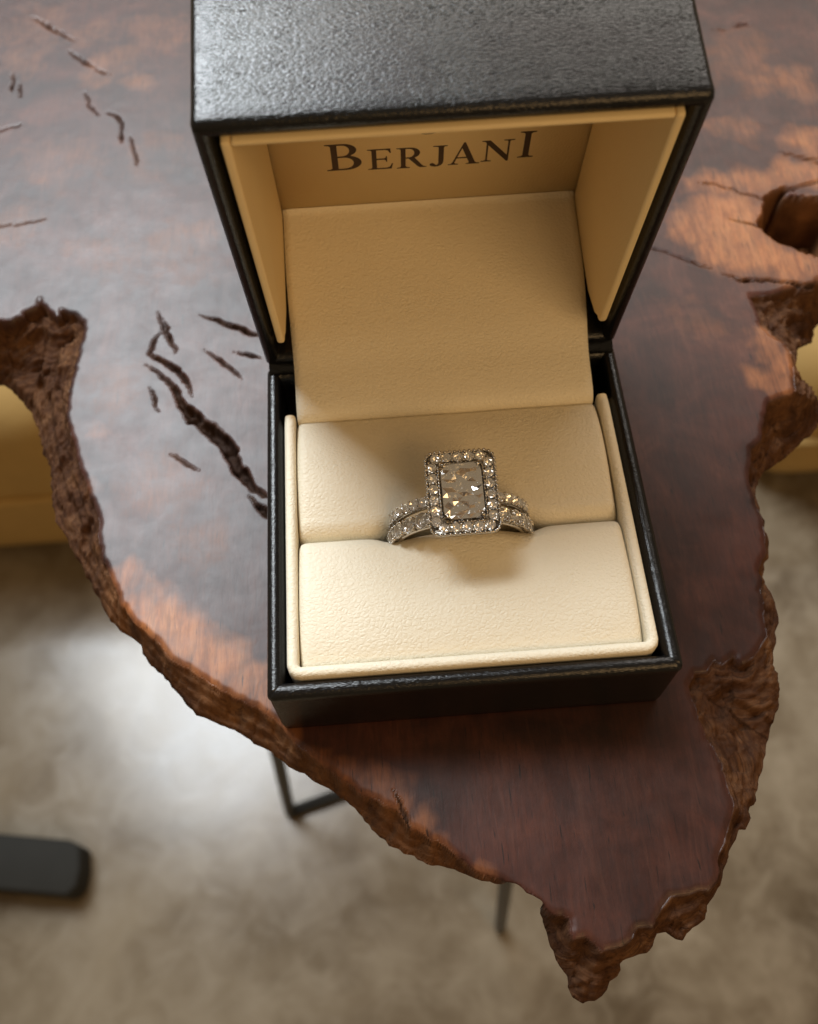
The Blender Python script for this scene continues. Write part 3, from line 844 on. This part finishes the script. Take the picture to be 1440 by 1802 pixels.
# ------------------------------------------------------------------ rings
RC = np.array([30.15, 26.2, 14.2]); LEAN = R(9)
Rm = np.array(Matrix.Rotation(LEAN, 3, 'X'))
def rw(p): return RC + Rm @ np.array(p)
def brilliant(r=1.0, n=8):
    """round stone: table, crown, girdle and pavilion facets, unit radius"""
    V, F = [], []
    def ring(rad, z, off, cnt): 
        s_ = len(V)
        for i in range(cnt):
            a = 2*math.pi*(i+off)/cnt; V.append((rad*math.cos(a), rad*math.sin(a), z))
        return s_
    t0 = ring(.56, .32, 0, n); c0 = ring(.82, .17, .5, n); g0 = ring(1, .02, 0, n*2)
    F.append(tuple(range(t0, t0+n)))
    for i in range(n):
        j = (i+1) % n
        F.append((t0+i, c0+i, t0+j))
        F.append((t0+i, c0+(i-1) % n, g0+(2*i) % (2*n), c0+i))
        a, b, c = g0+2*i, g0+2*i+1, g0+(2*i+2) % (2*n)
        F.append((c0+i, a, b)); F.append((c0+i, b, c))
    ncrown = len(F)
    g1 = ring(1, -.03, 0, n*2); p0 = ring(.64, -.46, .5, n); p1 = ring(.34, -.14, 0, n); V.append((0, 0, -.5)); ap = len(V)-1
    for k in range(p0, ap): V[k] = (V[k][0]+random.uniform(-.05, .05), V[k][1]+random.uniform(-.05, .05), V[k][2]+random.uniform(-.12, .12))
    for i in range(n):
        j = (i+1) % n
        a, b = g0+2*i, g0+2*i+1; c = g0+(2*i+2) % (2*n)
        a2, b2, c2 = g1+2*i, g1+2*i+1, g1+(2*i+2) % (2*n)
        F.append((a, a2, b2, b)); F.append((b, b2, c2, c))
        F.append((a2, p0+i, b2)); F.append((b2, p0+i, c2)); F.append((a2, p0+(i-1) % n, p0+i))
        F.append((p0+i, p1+i, p1+j)); F.append((p0+i, p0+(i-1) % n, p1+i)); F.append((p1+i, ap, p1+j))
    m = mesh_from('stone', np.array(V)*MM, F, smooth=False)
    bm = bmesh.new(); bm.from_mesh(m); bmesh.ops.recalc_face_normals(bm, faces=bm.faces); bm.to_mesh(m); bm.free()
    m.materials.append(M_CLEAR); m.materials.append(M_FACET)
    for i, pl in enumerate(m.polygons): pl.material_index = 0 if i < ncrown else 1
    return m
STONE = brilliant()
def put_stone(parent, pos, nrm, r, spin=0.0):
    o = bpy.data.objects.new('stone', STONE); COL.objects.link(o); o.parent = parent
    z = Vector(Rm @ np.array(nrm)).normalized()
    q_ = z.to_track_quat('Z', 'Y').to_matrix().to_4x4() @ Matrix.Rotation(spin, 4, 'Z')
    p_ = (rw(pos)-org(parent))*MM
    o.matrix_basis = Matrix.Translation(Vector(p_)) @ q_ @ Matrix.Scale(r, 4)
    return o
def ico(c, r):
    bm = bmesh.new(); bmesh.ops.create_icosphere(bm, subdivisions=1, radius=r)
    v = [tuple(np.array(x.co)+np.array(c)) for x in bm.verts]; bm.verts.index_update()
    f = [tuple(x.index for x in q_.verts) for q_ in bm.faces]; bm.free()
    return v, f
def ring_shank(prof, n=96, a0=0, a1=360):
    """profile of (radius, local y) swept about the ring axis"""
    V, F = [], []; k = len(prof)
    for i in range(n):
        a = 2*math.pi*i/n
        for r, y in prof: V.append((r*math.cos(a), y, r*math.sin(a)))
    for i in range(n):
        j = (i+1) % n
        for q_ in range(k):
            w_ = (q_+1) % k
            F.append((i*k+q_, j*k+q_, j*k+w_, i*k+w_))
    return V, F
def robj(name, vf, mat, parent, smooth=True):
    return obj(name, [rw(p) for p in vf[0]], vf[1], mat, parent, smooth=smooth)
EY, WY = 1.55, -1.35        # local y of the two shanks
eng = empty('engagement_ring', RC, 'engagement ring with large rectangular diamond in a halo, standing in the cushion slot', 'ring')
wed = empty('wedding_band', RC, 'diamond band of large round stones tucked in front of the halo ring', 'ring')
# engagement shank: narrow pave band
robj('shank', ring_shank([(9.7, EY-.75), (10.45, EY-.85), (10.55, EY-.65), (10.55, EY+.65), (10.45, EY+.85), (9.7, EY+.75)]), M_GOLD, eng)
beads = []
for i in range(25):
    a = R(-8+196*i/24)
    if 66 < math.degrees(a) < 114: continue
    nrm = (math.cos(a), 0, math.sin(a))
    put_stone(eng, (11.05*nrm[0], EY, 11.05*nrm[2]), nrm, .80, random.random())
    for da in (-3.9, 3.9):
        for sy in (-.72, .72):
            b = a+R(da); beads.append(ico((11.1*math.cos(b), EY+sy, 11.1*math.sin(b)), .24))
robj('prong_beads', merge(beads), M_GOLD, eng)
# wedding band: larger stones in open cups
robj('shank', ring_shank([(9.7, WY-.95), (10.15, WY-1.0), (10.3, WY-.7), (10.3, WY+.7), (10.15, WY+.9), (9.7, WY+.9)]), M_GOLD, wed)
cups, beads = [], []
for i in range(16):
    a = R(-9+198*i/15)
    nrm = np.array((math.cos(a), 0, math.sin(a))); tg = np.array((-math.sin(a), 0, math.cos(a))); yv = np.array((0, 1, 0))
    c = nrm*11.35+yv*WY
    put_stone(wed, tuple(c), tuple(nrm), 1.26, random.random())
    vv, ff = [], []
    for r_, h_ in ((.62, -1.1), (1.16, -.28), (1.22, -.12), (1.02, -.2), (.5, -1.0)):
        for k in range(12):
            an = 2*math.pi*k/12; vv.append(c+nrm*h_+tg*r_*math.cos(an)+yv*r_*math.sin(an))
    for j in range(4):
        for k in range(12): ff.append((j*12+k, j*12+(k+1) % 12, (j+1)*12+(k+1) % 12, (j+1)*12+k))
    cups.append((vv, ff))
    for st in (-1, 1):
        for sy in (-1, 1):
            p0 = c+tg*st*.86+yv*sy*.92
            beads.append(tube([tuple(p0-nrm*.9-tg*st*.1), tuple(p0-nrm*.1), tuple(p0+nrm*.22-yv*sy*.12)], [.13, .19, .17], 6))
robj('stone_cups', merge(cups), M_GOLD, wed)
robj('prongs', merge(beads), M_GOLD, wed)
# halo head
HZ = 13.05; HY = EY-.1
HW, HL, HC = 5.2, 6.5, 1.5
def rrect(hw, hl, rc, n=6):
    out = []
    for cx_, cy_, a0 in ((hw-rc, hl-rc, 0), (-hw+rc, hl-rc, 90), (-hw+rc, -hl+rc, 180), (hw-rc, -hl+rc, 270)):
        for k in range(n+1):
            a = R(a0+90*k/n); out.append((cx_+rc*math.cos(a), cy_+rc*math.sin(a)))
    return out
def lay(poly, z): return [(x, y+HY, z) for x, y in poly]
def loft_loops(loops, cap0=True, cap1=True):
    n = len(loops[0]); V = [p for L in loops for p in L]; F = []
    for j in range(len(loops)-1):
        for i in range(n): F.append((j*n+i, j*n+(i+1) % n, (j+1)*n+(i+1) % n, (j+1)*n+i))
    if cap0: F.append(tuple(range(n))[::-1])
    if cap1: F.append(tuple(range((len(loops)-1)*n, len(loops)*n)))
    return V, F
halo = loft_loops([lay(rrect(2.6, 3.4, .9), HZ-2.4), lay(rrect(4.5, 5.8, 1.3), HZ-1.0), lay(rrect(HW, HL, HC), HZ-.75), lay(rrect(HW, HL, HC), HZ-.1),
                   lay(rrect(HW-.12, HL-.12, HC-.1), HZ), lay(rrect(HW-.25, HL-.25, HC-.15), HZ-.06), lay(rrect(HW-.3, HL-.3, HC-.2), HZ-.5), lay(rrect(3.5, 4.75, .8), HZ-.5), lay(rrect(3.45, 4.7, .8), HZ), lay(rrect(3.25, 4.5, .75), HZ), lay(rrect(3.1, 4.35, .7), HZ-.3), lay(rrect(2.2, 3.2, .5), HZ-1.9)])
robj('halo_frame', halo, M_GOLD, eng)
def along(poly, n):
    P = np.array(poly+[poly[0]]); d = np.r_[0, np.cumsum(np.hypot(*np.diff(P, axis=0).T))]
    return [(np.interp(t_, d, P[:, 0]), np.interp(t_, d, P[:, 1])) for t_ in np.arange(n)*d[-1]/n]
for x, y in along(rrect(4.2, 5.48, 1.05), 22):
    put_stone(eng, (x, y+HY, HZ+.10), (random.uniform(-.16, .16), random.uniform(-.16, .16), 1), .76, random.random())
ml = [ico((x, y+HY, HZ+.0), .29) for x, y in along(rrect(HW-.08, HL-.08, HC-.05, 8), 60)]
ml += [ico((x, y+HY, HZ+.06), .2) for x, y in along(rrect(3.32, 4.57, .8, 8), 52)]
gaps = along(rrect(4.2, 5.48, 1.05), 44)[1::2]
for x, y in gaps:
    L = math.hypot(x, y)
    nx_, ny_ = (1, 0) if abs(x) > 4.0 else (0, 1)
    for s_ in (-.5, .5): ml.append(ico((x+nx_*s_, y+ny_*s_+HY, HZ+.14), .22))
robj('milgrain_beads', merge(ml), M_GOLD, eng)
# centre stone: cut-corner rectangle with a step crown and a crushed-ice pavilion
def cutrect(hw, hl, c): return [(hw-c, -hl), (hw, -hl+c), (hw, hl-c), (hw-c, hl), (-hw+c, hl), (-hw, hl-c), (-hw, -hl+c), (-hw+c, -hl)]
def centre():
    gz = HZ+.6
    n = 8
    V, F = [], []
    def add(poly, z):
        s_ = len(V); V.extend((x, y+HY, z) for x, y in poly); return s_
    # crown and girdle
    loops = [(2.15, 3.35, .55, .78), (2.62, 3.95, .72, .5), (3.02, 4.38, .85, 0.0), (3.02, 4.38, .85, -.12), (2.5, 3.8, .7, -.9), (1.2, 2.2, .4, -2.2)]
    ids = [add(cutrect(a, b, c), gz+z) for a, b, c, z in loops]
    F.append(tuple(range(ids[0], ids[0]+n)))
    for a, b in zip(ids[:-1], ids[1:]):
        for i in range(n): F.append((a+i, b+i, b+(i+1) % n, a+(i+1) % n))
    F.append(tuple(range(ids[-1], ids[-1]+n))[::-1])
    st = robj('centre_stone', (V, F), M_CLEAR, eng, smooth=False)
    # pavilion facets seen through the table: small flat mirrors at many tilts
    nx, ny = 9, 13
    P = []
    for j in range(ny):
        for i in range(nx):
            u, w = i/(nx-1)*2-1, j/(ny-1)*2-1
            edge = max(abs(u), abs(w))
            jx, jy = (random.uniform(-.12, .12), random.uniform(-.12, .12)) if edge < .99 else (0, 0)
            x, y = u*2.95+jx, w*4.3+jy
            cc = abs(u)*2.95+abs(w)*4.3-(2.95+4.3-.95)
            if cc > 0: x -= math.copysign(cc/2, x); y -= math.copysign(cc/2, y)
            dep = .55*(1-max(abs(u), abs(w))**1.4)
            P.append((x, y+HY, gz-.12-dep+.10*x+(random.uniform(-.34, .34) if edge < .99 else 0)))
    FF = []
    for j in range(ny-1):
        for i in range(nx-1):
            a = j*nx+i; q_ = (a, a+1, a+nx+1, a+nx)
            if (i+j) % 2: FF += [(q_[0], q_[1], q_[2]), (q_[0], q_[2], q_[3])]
            else: FF += [(q_[0], q_[1], q_[3]), (q_[1], q_[2], q_[3])]
    pf = obj('pavilion_facets', [rw(p) for p in P], FF, M_FACET, st, smooth=False)
    return st
cs = centre(); cs['label'] = 'large rectangular cut-corner diamond'
for sx in (-1, 1):
    for sy in (-1, 1):
        x, y = sx*2.74, sy*4.1
        pr = tube([(x*1.06, y*1.05+HY, HZ-.6), (x*1.05, y*1.04+HY, HZ+.7), (x*.96, y*.965+HY, HZ+1.12), (x*.86, y*.88+HY, HZ+1.22)], [.34, .33, .3, .16], 8)
        robj('prong', pr, M_GOLD, eng)

for o in S.objects:
    if '_org' in o: del o['_org']
